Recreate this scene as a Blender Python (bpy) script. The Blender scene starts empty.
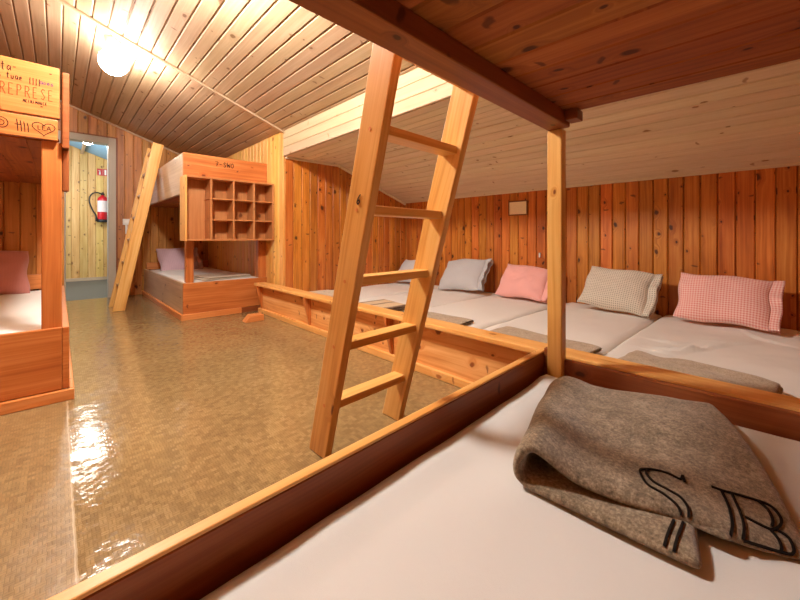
import bpy, bmesh, math, random
from mathutils import Vector, Matrix, noise
from mathutils.bvhtree import BVHTree

random.seed(7)
S = bpy.context.scene
COL = S.collection
R = math.radians
X, Y, Z = 0, 1, 2


# ------------------------------------------------------------------ materials
def lin(rgb):
    r = []
    for c in rgb:
        c = c / 255.0
        r.append(c / 12.92 if c <= 0.04045 else ((c + 0.055) / 1.055) ** 2.4)
    return (r[0], r[1], r[2], 1.0)


class NT:
    def __init__(self, name):
        self.m = bpy.data.materials.new(name)
        self.m.use_nodes = True
        self.t = self.m.node_tree
        self.t.nodes.clear()
        self.out = self.n('ShaderNodeOutputMaterial')
        self.b = self.n('ShaderNodeBsdfPrincipled')
        self.l(self.b.outputs[0], self.out.inputs[0])

    def n(self, kind, **kw):
        nd = self.t.nodes.new(kind)
        for k, v in kw.items():
            setattr(nd, k, v)
        return nd

    def l(self, a, b):
        self.t.links.new(a, b)

    def val(self, sock, v):
        if hasattr(v, 'links'):
            self.l(v, sock)
        else:
            sock.default_value = v

    def math(self, op, a, b=0.0, c=None, clamp=False):
        nd = self.n('ShaderNodeMath', operation=op)
        nd.use_clamp = clamp
        self.val(nd.inputs[0], a)
        self.val(nd.inputs[1], b)
        if c is not None:
            self.val(nd.inputs[2], c)
        return nd.outputs[0]

    def mix(self, f, a, b, mode='MIX'):
        nd = self.n('ShaderNodeMix', data_type='RGBA', blend_type=mode)
        self.val(nd.inputs[0], f)
        self.val(nd.inputs[6], a)
        self.val(nd.inputs[7], b)
        return nd.outputs[2]

    def noise(self, vec, scale, detail=3.0, rough=0.5, dist=0.0, dims='3D'):
        nd = self.n('ShaderNodeTexNoise', noise_dimensions=dims)
        if vec is not None:
            self.l(vec, nd.inputs['Vector'])
        nd.inputs['Scale'].default_value = scale
        nd.inputs['Detail'].default_value = detail
        nd.inputs['Roughness'].default_value = rough
        nd.inputs['Distortion'].default_value = dist
        return nd.outputs[0]

    def comb(self, x, y, z=0.0):
        nd = self.n('ShaderNodeCombineXYZ')
        self.val(nd.inputs[0], x)
        self.val(nd.inputs[1], y)
        self.val(nd.inputs[2], z)
        return nd.outputs[0]

    def maprange(self, v, a, b, c, d, smooth=False):
        nd = self.n('ShaderNodeMapRange')
        if smooth:
            nd.interpolation_type = 'SMOOTHSTEP'
        self.val(nd.inputs[0], v)
        for i, q in enumerate((a, b, c, d)):
            self.val(nd.inputs[i + 1], q)
        return nd.outputs[0]

    def ramp(self, v, stops):
        nd = self.n('ShaderNodeValToRGB')
        self.l(v, nd.inputs[0])
        el = nd.color_ramp.elements
        el[0].position, el[0].color = stops[0]
        el[1].position, el[1].color = stops[-1]
        for p, c in stops[1:-1]:
            e = el.new(p)
            e.color = c
        return nd.outputs[0]

    def bump(self, h, strength, dist):
        nd = self.n('ShaderNodeBump')
        nd.inputs['Strength'].default_value = strength
        nd.inputs['Distance'].default_value = dist
        self.l(h, nd.inputs['Height'])
        self.l(nd.outputs[0], self.b.inputs['Normal'])


def wood(name, dark, mid, light, knot, rough=0.42, knots=0.35, tone=0.22, streak=1.0, coat=0.0, spec=0.45):
    """Sawn softwood: grain along UV u, board width along UV v, one random tone per board."""
    k = NT(name)
    uv = k.n('ShaderNodeUVMap').outputs[0]
    sep = k.n('ShaderNodeSeparateXYZ')
    k.l(uv, sep.inputs[0])
    u, v = sep.outputs[0], sep.outputs[1]
    rnd = k.n('ShaderNodeNewGeometry').outputs['Random Per Island']
    # knots
    wob = k.noise(uv, 14.0, 2.0)
    kv = k.comb(k.math('MULTIPLY', u, 6.4), k.math('MULTIPLY_ADD', wob, 0.35, k.math('MULTIPLY', v, 9.5)))
    vor = k.n('ShaderNodeTexVoronoi', voronoi_dimensions='2D')
    k.l(kv, vor.inputs['Vector'])
    vor.inputs['Scale'].default_value = 1.0
    sc = k.n('ShaderNodeSeparateColor')
    k.l(vor.outputs['Color'], sc.inputs[0])
    d = vor.outputs['Distance']
    has = k.math('LESS_THAN', sc.outputs[0], knots)
    rad = k.math('MULTIPLY_ADD', k.math('POWER', sc.outputs[1], 2.5), 0.15, 0.045)
    rel = k.math('DIVIDE', d, rad)
    core = k.math('MULTIPLY', k.maprange(rel, 0.55, 1.15, 1.0, 0.0, True), has)
    halo = k.math('MULTIPLY', k.maprange(rel, 0.9, 3.2, 1.0, 0.0, True), has)
    # branch knots: short dark bars across the board
    vor2 = k.n('ShaderNodeTexVoronoi', voronoi_dimensions='2D')
    k.l(k.comb(k.math('MULTIPLY_ADD', wob, 0.5, k.math('MULTIPLY', u, 8.0)), k.math('MULTIPLY', v, 3.2)), vor2.inputs['Vector'])
    vor2.inputs['Scale'].default_value = 1.0
    sc2 = k.n('ShaderNodeSeparateColor')
    k.l(vor2.outputs['Color'], sc2.inputs[0])
    bar = k.math('MULTIPLY', k.maprange(vor2.outputs['Distance'], 0.035, 0.085, 1.0, 0.0, True), k.math('LESS_THAN', sc2.outputs[0], knots * 0.95))
    core = k.math('MAXIMUM', core, k.math('MULTIPLY', bar, 0.8))
    # grain
    v2 = k.math('MULTIPLY_ADD', halo, 0.035, v)
    bend = k.noise(k.comb(k.math('MULTIPLY', u, 1.3), k.math('MULTIPLY', v, 3.0)), 1.0, 2.0)
    v3 = k.math('MULTIPLY_ADD', bend, 0.05, v2)
    g1 = k.noise(k.comb(k.math('MULTIPLY', u, 0.9), k.math('MULTIPLY', v3, 60.0)), 1.0, 4.0, 0.62)
    g2 = k.noise(k.comb(k.math('MULTIPLY', u, 2.0), k.math('MULTIPLY', v3, 13.0)), 1.0, 3.0, 0.55)
    g = k.math('ADD', k.math('MULTIPLY', g1, 0.55), k.math('MULTIPLY', g2, 0.45))
    w = 0.16 / max(streak, 0.01)
    col = k.ramp(g, [(max(0.02, 0.5 - w), lin(dark)), (0.5, lin(mid)), (min(0.98, 0.5 + w), lin(light))])
    col = k.mix(k.math('MULTIPLY', halo, 0.35), col, lin(dark))
    col = k.mix(k.math('MULTIPLY', core, 0.9), col, lin(knot))
    hs = k.n('ShaderNodeHueSaturation')
    k.l(col, hs.inputs['Color'])
    k.l(k.math('MULTIPLY_ADD', rnd, tone, 1.0 - tone * 0.5), hs.inputs['Value'])
    r2 = k.math('FRACT', k.math('MULTIPLY', rnd, 17.31))
    k.l(k.math('MULTIPLY_ADD', r2, 0.018, 0.491), hs.inputs['Hue'])
    k.l(hs.outputs[0], k.b.inputs['Base Color'])
    k.l(k.math('MULTIPLY_ADD', g, 0.18, rough - 0.09), k.b.inputs['Roughness'])
    k.b.inputs['Specular IOR Level'].default_value = spec
    k.b.inputs['Coat Weight'].default_value = coat
    k.b.inputs['Coat Roughness'].default_value = 0.3
    k.bump(g, 0.22, 0.002)
    return k.m


def plain(name, rgb, rough=0.5, metal=0.0, spec=0.5, noise_amt=0.06, nscale=30.0):
    k = NT(name)
    co = k.n('ShaderNodeTexCoord').outputs['Object']
    f = k.noise(co, nscale, 3.0)
    c = lin(rgb)
    lo = tuple(x * (1 - noise_amt) for x in c[:3]) + (1,)
    hi = tuple(min(1, x * (1 + noise_amt)) for x in c[:3]) + (1,)
    k.l(k.mix(f, lo, hi), k.b.inputs['Base Color'])
    k.b.inputs['Roughness'].default_value = rough
    k.b.inputs['Metallic'].default_value = metal
    k.b.inputs['Specular IOR Level'].default_value = spec
    return k.m


def cloth(name, rgb, rgb2=None, weave=900.0, mode='plain', size=0.012, bump=0.25, fuzz=0.3, mott=0.08):
    k = NT(name)
    uvn = k.n('ShaderNodeUVMap').outputs[0]
    co = k.n('ShaderNodeTexCoord').outputs['Object']
    big = k.noise(co, 6.0, 3.0)
    c = lin(rgb)
    base = k.mix(big, tuple(x * (1 - mott) for x in c[:3]) + (1,), tuple(min(1, x * (1 + mott)) for x in c[:3]) + (1,))
    if mode in ('check', 'stripe', 'dots'):
        sep = k.n('ShaderNodeSeparateXYZ')
        k.l(uvn, sep.inputs[0])
        a = k.math('GREATER_THAN', k.math('FRACT', k.math('DIVIDE', sep.outputs[0], size)), 0.5)
        b = k.math('GREATER_THAN', k.math('FRACT', k.math('DIVIDE', sep.outputs[1], size)), 0.5)
        if mode == 'check':
            f = k.math('MULTIPLY', k.math('ADD', a, b), 0.5)
        elif mode == 'dots':
            f = k.math('MULTIPLY', a, b)
        else:
            f = k.math('GREATER_THAN', k.math('FRACT', k.math('DIVIDE', sep.outputs[0], size)), 0.8)
        base = k.mix(f, base, lin(rgb2))
    k.l(base, k.b.inputs['Base Color'])
    k.b.inputs['Roughness'].default_value = 0.9
    k.b.inputs['Specular IOR Level'].default_value = 0.15
    k.b.inputs['Sheen Weight'].default_value = fuzz
    k.b.inputs['Sheen Roughness'].default_value = 0.6
    h = k.math('ADD', k.noise(co, weave, 2.0), k.math('MULTIPLY', k.noise(co, 35.0, 4.0), 2.0))
    k.bump(h, bump, 0.002)
    return k.m


def felt(name, a, b, hi):
    """Coarse woollen blanket cloth with mottled fibres."""
    k = NT(name)
    co = k.n('ShaderNodeTexCoord').outputs['Object']
    f = k.noise(co, 150.0, 5.0, 0.75)
    g = k.noise(co, 28.0, 4.0, 0.65)
    m = k.math('ADD', k.math('MULTIPLY', f, 0.65), k.math('MULTIPLY', g, 0.35))
    k.l(k.ramp(m, [(0.36, lin(a)), (0.5, lin(b)), (0.64, lin(hi))]), k.b.inputs['Base Color'])
    k.b.inputs['Roughness'].default_value = 0.95
    k.b.inputs['Specular IOR Level'].default_value = 0.1
    k.b.inputs['Sheen Weight'].default_value = 0.35
    k.b.inputs['Sheen Roughness'].default_value = 0.5
    k.bump(m, 0.7, 0.004)
    return k.m


def vinyl():
    """Sheet flooring printed and embossed with a small basket weave, worn shiny."""
    k = NT('woven_vinyl')
    co = k.n('ShaderNodeTexCoord').outputs['Object']
    wob = k.n('ShaderNodeTexNoise')
    k.l(co, wob.inputs['Vector'])
    wob.inputs['Scale'].default_value = 22.0
    wv = k.n('ShaderNodeVectorMath', operation='MULTIPLY_ADD')
    k.l(wob.outputs[1], wv.inputs[0])
    wv.inputs[1].default_value = (0.006, 0.006, 0)
    k.l(co, wv.inputs[2])
    sep = k.n('ShaderNodeSeparateXYZ')
    k.l(wv.outputs[0], sep.inputs[0])
    x, y = sep.outputs[0], sep.outputs[1]
    cell = 0.017
    cx = k.math('FLOOR', k.math('DIVIDE', x, cell))
    cy = k.math('FLOOR', k.math('DIVIDE', y, cell))
    par = k.math('FRACT', k.math('MULTIPLY', k.math('ADD', cx, cy), 0.5))
    sel = k.math('GREATER_THAN', par, 0.25)
    sx = k.math('PINGPONG', k.math('DIVIDE', x, cell / 2.0), 0.5)
    sy = k.math('PINGPONG', k.math('DIVIDE', y, cell / 2.0), 0.5)
    mx = k.n('ShaderNodeMix')
    k.l(sel, mx.inputs[0]); k.l(sx, mx.inputs[2]); k.l(sy, mx.inputs[3])
    st = k.maprange(mx.outputs[0], 0.03, 0.26, 0.0, 1.0, True)
    wn = k.n('ShaderNodeTexWhiteNoise', noise_dimensions='2D')
    k.l(k.comb(cx, cy), wn.inputs['Vector'])
    big = k.noise(co, 1.6, 4.0, 0.6)
    fine = k.noise(co, 120.0, 3.0, 0.6)
    t = k.math('ADD', k.math('MULTIPLY', wn.outputs[0], 0.24), k.math('ADD', k.math('MULTIPLY', big, 0.36), k.math('MULTIPLY', fine, 0.30)))
    col = k.ramp(t, [(0.25, lin((124, 101, 66))), (0.5, lin((150, 125, 84))), (0.75, lin((172, 149, 107)))])
    col = k.mix(k.math('MULTIPLY', k.math('SUBTRACT', 1.0, st), 0.42), col, lin((92, 74, 44)))
    seam = k.math('LESS_THAN', k.math('ABSOLUTE', k.math('SUBTRACT', sep.outputs[0], 0.035)), 0.003)
    col = k.mix(k.math('MULTIPLY', seam, 0.6), col, lin((196, 180, 150)))
    k.l(col, k.b.inputs['Base Color'])
    side = k.math('LESS_THAN', sep.outputs[0], 0.035)
    k.l(k.math('ADD', k.math('MULTIPLY_ADD', k.noise(co, 5.0, 3.0), 0.08, 0.07), k.math('MULTIPLY', side, 0.2)), k.b.inputs['Roughness'])
    k.b.inputs['Specular IOR Level'].default_value = 0.7
    wave = k.noise(co, 7.0, 3.0, 0.55)
    h = k.math('ADD', k.math('MULTIPLY', st, 0.02), k.math('MULTIPLY', wave, 1.6))
    k.bump(h, 0.35, 0.008)
    return k.m


def emit(name, rgb, strength):
    k = NT(name)
    e = k.n('ShaderNodeEmission')
    e.inputs[0].default_value = lin(rgb)
    e.inputs[1].default_value = strength
    k.l(e.outputs[0], k.out.inputs[0])
    return k.m


M = {}
M['wall'] = wood('varnished_pine_cladding', (152, 80, 22), (194, 114, 42), (218, 146, 66), (58, 22, 8), 0.40, 0.45, 0.36)
M['wall_old'] = wood('aged_pine_cladding', (152, 92, 34), (190, 126, 56), (212, 152, 82), (70, 34, 16), 0.45, 0.42, 0.34)
M['wall_pale'] = wood('pale_pine_cladding', (206, 142, 62), (226, 170, 90), (236, 190, 112), (120, 66, 24), 0.4, 0.30, 0.14)
M['hall'] = wood('corridor_pine_cladding', (190, 140, 70), (212, 168, 96), (228, 190, 124), (110, 66, 26), 0.45, 0.45, 0.22)
M['white'] = wood('whitewashed_boards', (208, 188, 152), (224, 207, 174), (234, 221, 194), (150, 112, 74), 0.6, 0.16, 0.10, 0.7, 0.0, 0.25)
M['ceil'] = wood('tan_ceiling_boards', (172, 144, 112), (190, 162, 128), (206, 182, 150), (120, 86, 56), 0.6, 0.16, 0.12, 0.7, 0.0, 0.25)
M['white_bright'] = wood('cream_boards', (176, 150, 114), (190, 166, 132), (204, 182, 150), (150, 114, 76), 0.55, 0.12, 0.06, 0.6, 0.0, 0.2)
M['bunk'] = wood('orange_pine', (166, 94, 40), (190, 118, 54), (208, 142, 76), (92, 40, 16), 0.36, 0.2, 0.18)
M['bunk_dark'] = wood('dark_varnished_pine', (112, 60, 26), (138, 80, 38), (160, 100, 52), (60, 28, 12), 0.42, 0.16, 0.2, 1.0, 0.0, 0.3)
M['deck'] = wood('deck_boards', (132, 66, 26), (160, 88, 38), (182, 110, 54), (72, 30, 10), 0.6, 0.45, 0.3, 1.0, 0.0, 0.2)
M['plinth'] = wood('plinth_pine', (194, 118, 52), (214, 142, 72), (228, 164, 96), (120, 62, 26), 0.4, 0.14, 0.12)
M['ladder'] = wood('ladder_pine', (198, 142, 62), (222, 174, 92), (234, 194, 120), (106, 54, 18), 0.34, 0.07, 0.12)
M['front'] = wood('platform_pine', (204, 136, 64), (228, 170, 96), (240, 192, 124), (120, 62, 22), 0.38, 0.6, 0.1, 1.2)
M['ledge'] = wood('ledge_pine', (216, 152, 70), (230, 176, 96), (240, 196, 124), (150, 90, 40), 0.3, 0.1, 0.1)
M['grey_wood'] = wood('worn_pale_pine', (166, 138, 106), (190, 166, 134), (208, 188, 160), (110, 76, 46), 0.3, 0.12, 0.1)
M['shelf'] = wood('shelf_pine', (166, 108, 56), (188, 130, 72), (206, 152, 94), (104, 58, 26), 0.42, 0.04, 0.1, 0.8)
M['doorframe'] = wood('painted_door_frame', (168, 158, 138), (180, 170, 150), (190, 182, 164), (150, 140, 120), 0.5, 0.0, 0.04, 0.5)
M['floor'] = vinyl()
M['hall_floor'] = plain('corridor_floor_vinyl', (92, 92, 86), 0.5, 0, 0.5, 0.1, 40)
M['hall_ceiling'] = plain('corridor_ceiling_daylight_tint', (150, 190, 212), 0.7, 0, 0.3, 0.03)  # white ceiling with the blue of the daylight put into its colour
M['sheet_near_dimmed'] = cloth('near_sheet_dimmed', (208, 206, 203), weave=700, bump=0.18, fuzz=0.1, mott=0.02)  # same white sheet, colour darkened to offset the strong lamp light on it
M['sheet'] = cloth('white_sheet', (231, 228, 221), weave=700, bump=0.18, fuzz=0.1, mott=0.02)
M['wool'] = felt('grey_brown_wool', (78, 66, 50), (130, 114, 92), (178, 162, 138))
M['wool_pale'] = felt('grey_wool', (142, 124, 102), (176, 158, 132), (200, 184, 160))
M['wool_cream'] = felt('cream_wool', (178, 162, 136), (206, 192, 168), (222, 210, 190))
M['stitch'] = plain('black_stitching', (28, 22, 20), 0.9, 0, 0.1)
M['stripe'] = cloth('striped_wool', (204, 176, 134), (124, 94, 66), mode='stripe', size=0.15, bump=0.4)
M['p_blue'] = cloth('blue_grey_check', (200, 200, 200), (178, 182, 188), mode='check', size=0.008)
M['p_white'] = cloth('pale_blue_cotton', (206, 208, 210), (192, 196, 202), mode='check', size=0.01)
M['p_pink'] = cloth('pink_fine_check', (242, 186, 178), (236, 166, 160), mode='check', size=0.008)
M['p_grey'] = cloth('grey_white_check', (216, 208, 192), (158, 148, 130), mode='dots', size=0.014)
M['p_ging'] = cloth('pink_gingham', (246, 212, 202), (226, 142, 134), mode='check', size=0.014)
M['p_lilac'] = cloth('lilac_satin', (206, 176, 186), (196, 166, 178), mode='stripe', size=0.02, bump=0.1)
M['p_mauve'] = cloth('mauve_cotton', (196, 132, 124), (184, 120, 114), mode='check', size=0.008)
M['ink'] = plain('dark_ink', (44, 20, 10), 0.7, 0, 0.2)
M['pencil'] = plain('faded_brown_pen', (126, 66, 26), 0.7, 0, 0.2)
M['ink_blue'] = plain('blue_ink', (70, 62, 90), 0.7, 0, 0.2)
M['globe'] = emit('opal_globe_glow', (252, 246, 238), 120.0)
M['globe_hall'] = emit('corridor_globe_glow', (255, 250, 236), 120.0)
M['globe_near'] = emit('bright_opal_globe_glow', (252, 246, 238), 500.0)
M['plastic'] = plain('white_plastic', (226, 224, 216), 0.4)
M['red'] = plain('red_enamel', (206, 28, 34), 0.3)
M['black'] = plain('black_rubber', (20, 20, 22), 0.5)
M['steel'] = plain('grey_metal', (150, 150, 150), 0.35, 0.8)
M['signred'] = plain('sign_red', (200, 34, 36), 0.45)
M['signwhite'] = plain('sign_white', (236, 234, 228), 0.45)
M['cream'] = plain('cream_paper', (250, 236, 200), 0.6, 0, 0.3, 0.08, 60)
M['frame_brown'] = plain('brown_frame', (126, 78, 30), 0.45)
M['brass'] = plain('dull_screw', (176, 136, 84), 0.4, 0.4)
M['label'] = plain('label_paper', (236, 220, 214), 0.5, 0, 0.3, 0.1, 50)


# ------------------------------------------------------------------ mesh helpers
class MB:
    def __init__(self):
        self.v, self.f, self.uv, self.mi = [], [], [], []

    def add(self, verts, faces, uvs=None, mi=0):
        o = len(self.v)
        self.v.extend([Vector(p) for p in verts])
        for i, f in enumerate(faces):
            self.f.append([o + q for q in f])
            self.uv.append(uvs[i] if uvs else [(verts[q][0], verts[q][1]) for q in f])
            self.mi.append(mi)

    def board(self, lo, hi, grain=None, bev=0.003, seg=1, mat=None, cuts=(), mi=0, jitter=0.0):
        """A sawn board from corner lo to corner hi; UV u follows the grain axis."""
        lo, hi = Vector(lo), Vector(hi)
        sz = hi - lo
        if grain is None:
            grain = max(range(3), key=lambda i: sz[i])
        bm = bmesh.new()
        bmesh.ops.create_cube(bm, size=1.0)
        c = (lo + hi) / 2
        for v in bm.verts:
            v.co = Vector((v.co.x * sz.x, v.co.y * sz.y, v.co.z * sz.z)) + c
        for co, no in cuts:
            g = bm.verts[:] + bm.edges[:] + bm.faces[:]
            bmesh.ops.bisect_plane(bm, geom=g, plane_co=co, plane_no=no, clear_outer=True)
            eds = [e for e in bm.edges if e.is_boundary]
            if eds:
                bmesh.ops.contextual_create(bm, geom=eds)
        b = min(bev, min(sz) * 0.4)
        if b > 0:
            bmesh.ops.bevel(bm, geom=bm.edges[:], offset=b, segments=seg, affect='EDGES', profile=0.5)
        bm.normal_update()
        ru, rv = random.uniform(0, 40), random.uniform(0, 40)
        verts = [v.co.copy() for v in bm.verts]
        bm.verts.index_update()
        faces, uvs = [], []
        oth = [i for i in range(3) if i != grain]
        for f in bm.faces:
            n = f.normal
            ax = max(range(3), key=lambda i: abs(n[i]))
            fu = []
            for v in f.verts:
                p = v.co
                if ax == grain:
                    fu.append((ru + p[oth[0]] * 0.3, rv + p[oth[1]]))
                else:
                    w = oth[0] if ax == oth[1] else oth[1]
                    fu.append((ru + p[grain], rv + p[w] + (0.37 if ax == oth[0] else 0)))
            faces.append([v.index for v in f.verts])
            uvs.append(fu)
        bm.free()
        if mat is not None:
            verts = [mat @ v for v in verts]
        self.add(verts, faces, uvs, mi)
        return self

    def tube(self, pts, r, seg=10, cap=True, mi=0):
        pts = [Vector(p) for p in pts]
        n = len(pts)
        rs = r if isinstance(r, (list, tuple)) else [r] * n
        up = None
        verts, faces = [], []
        for i, p in enumerate(pts):
            t = (pts[min(i + 1, n - 1)] - pts[max(i - 1, 0)]).normalized()
            if up is None:
                a = Vector((0, 0, 1)) if abs(t.z) < 0.9 else Vector((1, 0, 0))
                up = t.cross(a).normalized()
            up = (up - t * up.dot(t)).normalized()
            w = t.cross(up)
            for k in range(seg):
                an = 2 * math.pi * k / seg
                verts.append(p + (up * math.cos(an) + w * math.sin(an)) * rs[i])
        for i in range(n - 1):
            for k in range(seg):
                a, b = i * seg + k, i * seg + (k + 1) % seg
                faces.append([a, b, b + seg, a + seg])
        if cap:
            faces.append(list(range(seg))[::-1])
            faces.append(list(range((n - 1) * seg, n * seg)))
        self.add(verts, faces, None, mi)
        return self

    def lathe(self, prof, c, seg=24, axis=Z, mi=0):
        c = Vector(c)
        verts, faces = [], []
        for r, h in prof:
            for k in range(seg):
                a = 2 * math.pi * k / seg
                q = [r * math.cos(a), r * math.sin(a), h]
                if axis == Y:
                    q = [q[0], q[2], q[1]]
                elif axis == X:
                    q = [q[2], q[0], q[1]]
                verts.append(c + Vector(q))
        n = len(prof)
        for i in range(n - 1):
            for k in range(seg):
                a, b = i * seg + k, i * seg + (k + 1) % seg
                faces.append([a, b, b + seg, a + seg])
        faces.append(list(range(seg))[::-1])
        faces.append(list(range((n - 1) * seg, n * seg)))
        self.add(verts, faces, None, mi)
        return self

    def ribbon(self, pts, nrm, width, lift):
        """A thin pen or thread stroke lying on a surface with the given normal."""
        pts = [Vector(p) for p in pts]
        nrm = Vector(nrm).normalized()
        verts, faces = [], []
        for i, p in enumerate(pts):
            t = (pts[min(i + 1, len(pts) - 1)] - pts[max(i - 1, 0)])
            t = t.normalized() if t.length > 1e-9 else Vector((1, 0, 0))
            s = t.cross(nrm).normalized() * width / 2
            verts += [p + s + nrm * lift, p - s + nrm * lift, p + s * 0.9 - nrm * 0.0006, p - s * 0.9 - nrm * 0.0006]
        for i in range(len(pts) - 1):
            a, b = i * 4, i * 4 + 4
            faces += [[a, a + 1, b + 1, b], [a, b, b + 2, a + 2], [a + 1, a + 3, b + 3, b + 1]]
        self.add(verts, faces)
        return self

    def build(self, name, mat, parent=None, loc=None, rotz=0.0, smooth=False, shift=None):
        me = bpy.data.meshes.new(name)
        vs = self.v
        if shift is not None:
            sh = Vector(shift)
            vs = [p - sh for p in vs]
        me.from_pydata([tuple(p) for p in vs], [], self.f)
        uvl = me.uv_layers.new(name='UVMap')
        flat = []
        for u in self.uv:
            for q in u:
                flat += [q[0], q[1]]
        uvl.data.foreach_set('uv', flat)
        mats = mat if isinstance(mat, (list, tuple)) else [mat]
        for m in mats:
            me.materials.append(m)
        me.polygons.foreach_set('material_index', self.mi)
        if smooth:
            me.polygons.foreach_set('use_smooth', [True] * len(self.f))
        me.validate()
        me.update()
        bm = bmesh.new()
        bm.from_mesh(me)
        bmesh.ops.recalc_face_normals(bm, faces=bm.faces[:])
        bm.to_mesh(me)
        bm.free()
        o = bpy.data.objects.new(name, me)
        COL.objects.link(o)
        if shift is not None:
            o.location = shift
        if loc is not None:
            o.location = loc
        o.rotation_euler = (0, 0, rotz)
        if parent is not None:
            o.parent = parent
        return o


def tag(o, label, cat, group=None, kind=None):
    o['label'] = label
    o['category'] = cat
    if group:
        o['group'] = group
    if kind:
        o['kind'] = kind
    return o


def struct(o):
    o['kind'] = 'structure'
    return o


def empty(name, label, cat, loc=(0, 0, 0), rotz=0.0, group=None):
    o = bpy.data.objects.new(name, None)
    o.empty_display_size = 0.1
    COL.objects.link(o)
    o.location = loc
    o.rotation_euler = (0, 0, rotz)
    tag(o, label, cat, group)
    return o


def one(lo, hi, grain=None, bev=0.003, seg=2, cuts=(), mat=None):
    return MB().board(lo, hi, grain, bev, seg, mat, cuts)


# ------------------------------------------------------------------ dimensions
ROOF0, ROOFK = 2.435, 0.357            # roof underside z = ROOF0 - ROOFK * x


def roof(x):
    return ROOF0 - ROOFK * x


XW = 1.65        # pale wall and bulkhead plane
YE = 3.467       # end wall of the sleeping alcove
XB = 3.36        # back wall of the alcove
YF = 6.0         # far wall with the door
YH = 8.55        # corridor wall
YN = -0.62       # wall behind the near bunk
XL = -1.45       # left wall
PW = 0.0945      # cladding board width
RN = Vector((ROOFK, 0, 1)).normalized()

# ------------------------------------------------------------------ floor
mb = MB()
mb.add([(XL, YN, 0), (XB, YN, 0), (XB, YF, 0), (XL, YF, 0), (XL, YN, -.05), (XB, YN, -.05), (XB, YF, -.05), (XL, YF, -.05)],
       [[0, 1, 2, 3], [7, 6, 5, 4], [0, 4, 5, 1], [1, 5, 6, 2], [2, 6, 7, 3], [3, 7, 4, 0]])
struct(mb.build('floor', M['floor']))
mb = MB()
mb.add([(XL, YF, 0), (XB, YF, 0), (XB, YH + .1, 0), (XL, YH + .1, 0), (XL, YF, -.05), (XB, YF, -.05), (XB, YH + .1, -.05), (XL, YH + .1, -.05)],
       [[0, 1, 2, 3], [7, 6, 5, 4], [0, 4, 5, 1], [1, 5, 6, 2], [2, 6, 7, 3], [3, 7, 4, 0]])
struct(mb.build('floor_corridor', M['hall_floor']))


def cladding(mb, a0, a1, fix, axis, side, z0, ztop, w=PW, th=0.018, bev=0.0055, cuts=(), gap=.002):
    """Vertical boards from a0 to a1 along axis; the face is at fix, the boards lie behind it (side = +1/-1)."""
    a = a0
    while a < a1 - 1e-4:
        b = min(a + w, a1)
        zt = max(ztop(a), ztop(b)) if callable(ztop) else ztop
        f0, f1 = (fix, fix + th) if side > 0 else (fix - th, fix)
        if axis == X:
            mb.board((a + gap, f0, z0), (b - gap, f1, zt), Z, bev, 1, None, cuts)
        else:
            mb.board((f0, a + gap, z0), (f1, b - gap, zt), Z, bev, 1, None, cuts)
        a = b
    # tongue-and-groove backing behind the gaps
    g0, g1 = (fix + th + .0002, fix + th + .008) if side > 0 else (fix - th - .008, fix - th - .0002)
    zt = max(ztop(a0), ztop(a1)) if callable(ztop) else ztop
    if axis == X:
        mb.board((a0, g0, z0), (a1, g1, zt), Z, 0, 1, None, cuts)
    else:
        mb.board((g0, a0, z0), (g1, a1, zt), Z, 0, 1, None, cuts)
    return mb


def roofcuts(off=0.0):
    return [(Vector((0, 0, ROOF0 + off)), RN)]


# far wall with the door opening
DX0, DX1, DZ = 0.07, 0.472, 1.98
mb = MB()
cladding(mb, -1.46, -0.01, YF, X, 1, 0, lambda x: roof(x) + .05, cuts=roofcuts(.02))
cladding(mb, 0.55, XW + .02, YF, X, 1, 0, lambda x: roof(x) + .05, cuts=roofcuts(.02))
cladding(mb, -0.01, 0.55, YF, X, 1, 2.052, lambda x: roof(x) + .05, cuts=roofcuts(.02))
struct(mb.build('wall_far', M['wall_old']))
# corridor side skin of the same wall (light-tight)
# door frame
mb = MB()
mb.board((DX1, YF - .02, 0), (DX1 + .08, YF + .13, 2.06), Z, .004, 2)
mb.board((DX0 - .08, YF - .02, 0), (DX0, YF + .13, 2.06), Z, .004, 2)
mb.board((DX0, YF - .02, DZ), (DX1, YF + .13, 2.06), X, .004, 2)
d1 = struct(mb.build('door_1', M['doorframe']))
mb = MB()
mb.board((DX1 + .0805, YF - .012, 0), (DX1 + .098, YF, 2.078), Z, .002, 1)
mb.board((DX0 - .08, YF - .012, 2.0605), (DX1 + .08, YF, 2.078), X, .002, 1)
mb.build('architrave', M['bunk_dark'], d1)
mb = MB()
mb.board((DX1 - .004, YF + .02, .92), (DX1, YF + .045, 1.06), Z, .001, 1)
mb.build('strike_plate', M['steel'], d1)

# corridor
mb = MB()
cladding(mb, -0.6, 1.65, YH, X, 1, 0.0, lambda x: roof(x) + .03, w=.11, cuts=roofcuts(0))
struct(mb.build('wall_corridor', M['hall']))
struct(one((-0.6, YH - .02, 0), (1.65, YH, .055), X).build('baseboard_corridor', M['grey_wood']))
mb = MB()
for x0, x1 in ((-.6, 1.65),):
    mb.add([(x0, YF + .02, roof(x0)), (x1, YF + .02, roof(x1)), (x1, YH + .1, roof(x1)), (x0, YH + .1, roof(x0)),
            (x0, YF + .02, roof(x0) + .05), (x1, YF + .02, roof(x1) + .05), (x1, YH + .1, roof(x1) + .05), (x0, YH + .1, roof(x0) + .05)],
           [[3, 2, 1, 0], [4, 5, 6, 7], [0, 1, 5, 4], [1, 2, 6, 5], [2, 3, 7, 6], [3, 0, 4, 7]])
struct(mb.build('ceiling_corridor', M['hall_ceiling']))
struct(one((.29, YF + .15, roof(.33) - .07), (.33, YH, roof(.33) - .012), Y).build('trim_5', M['grey_wood']))

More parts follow.
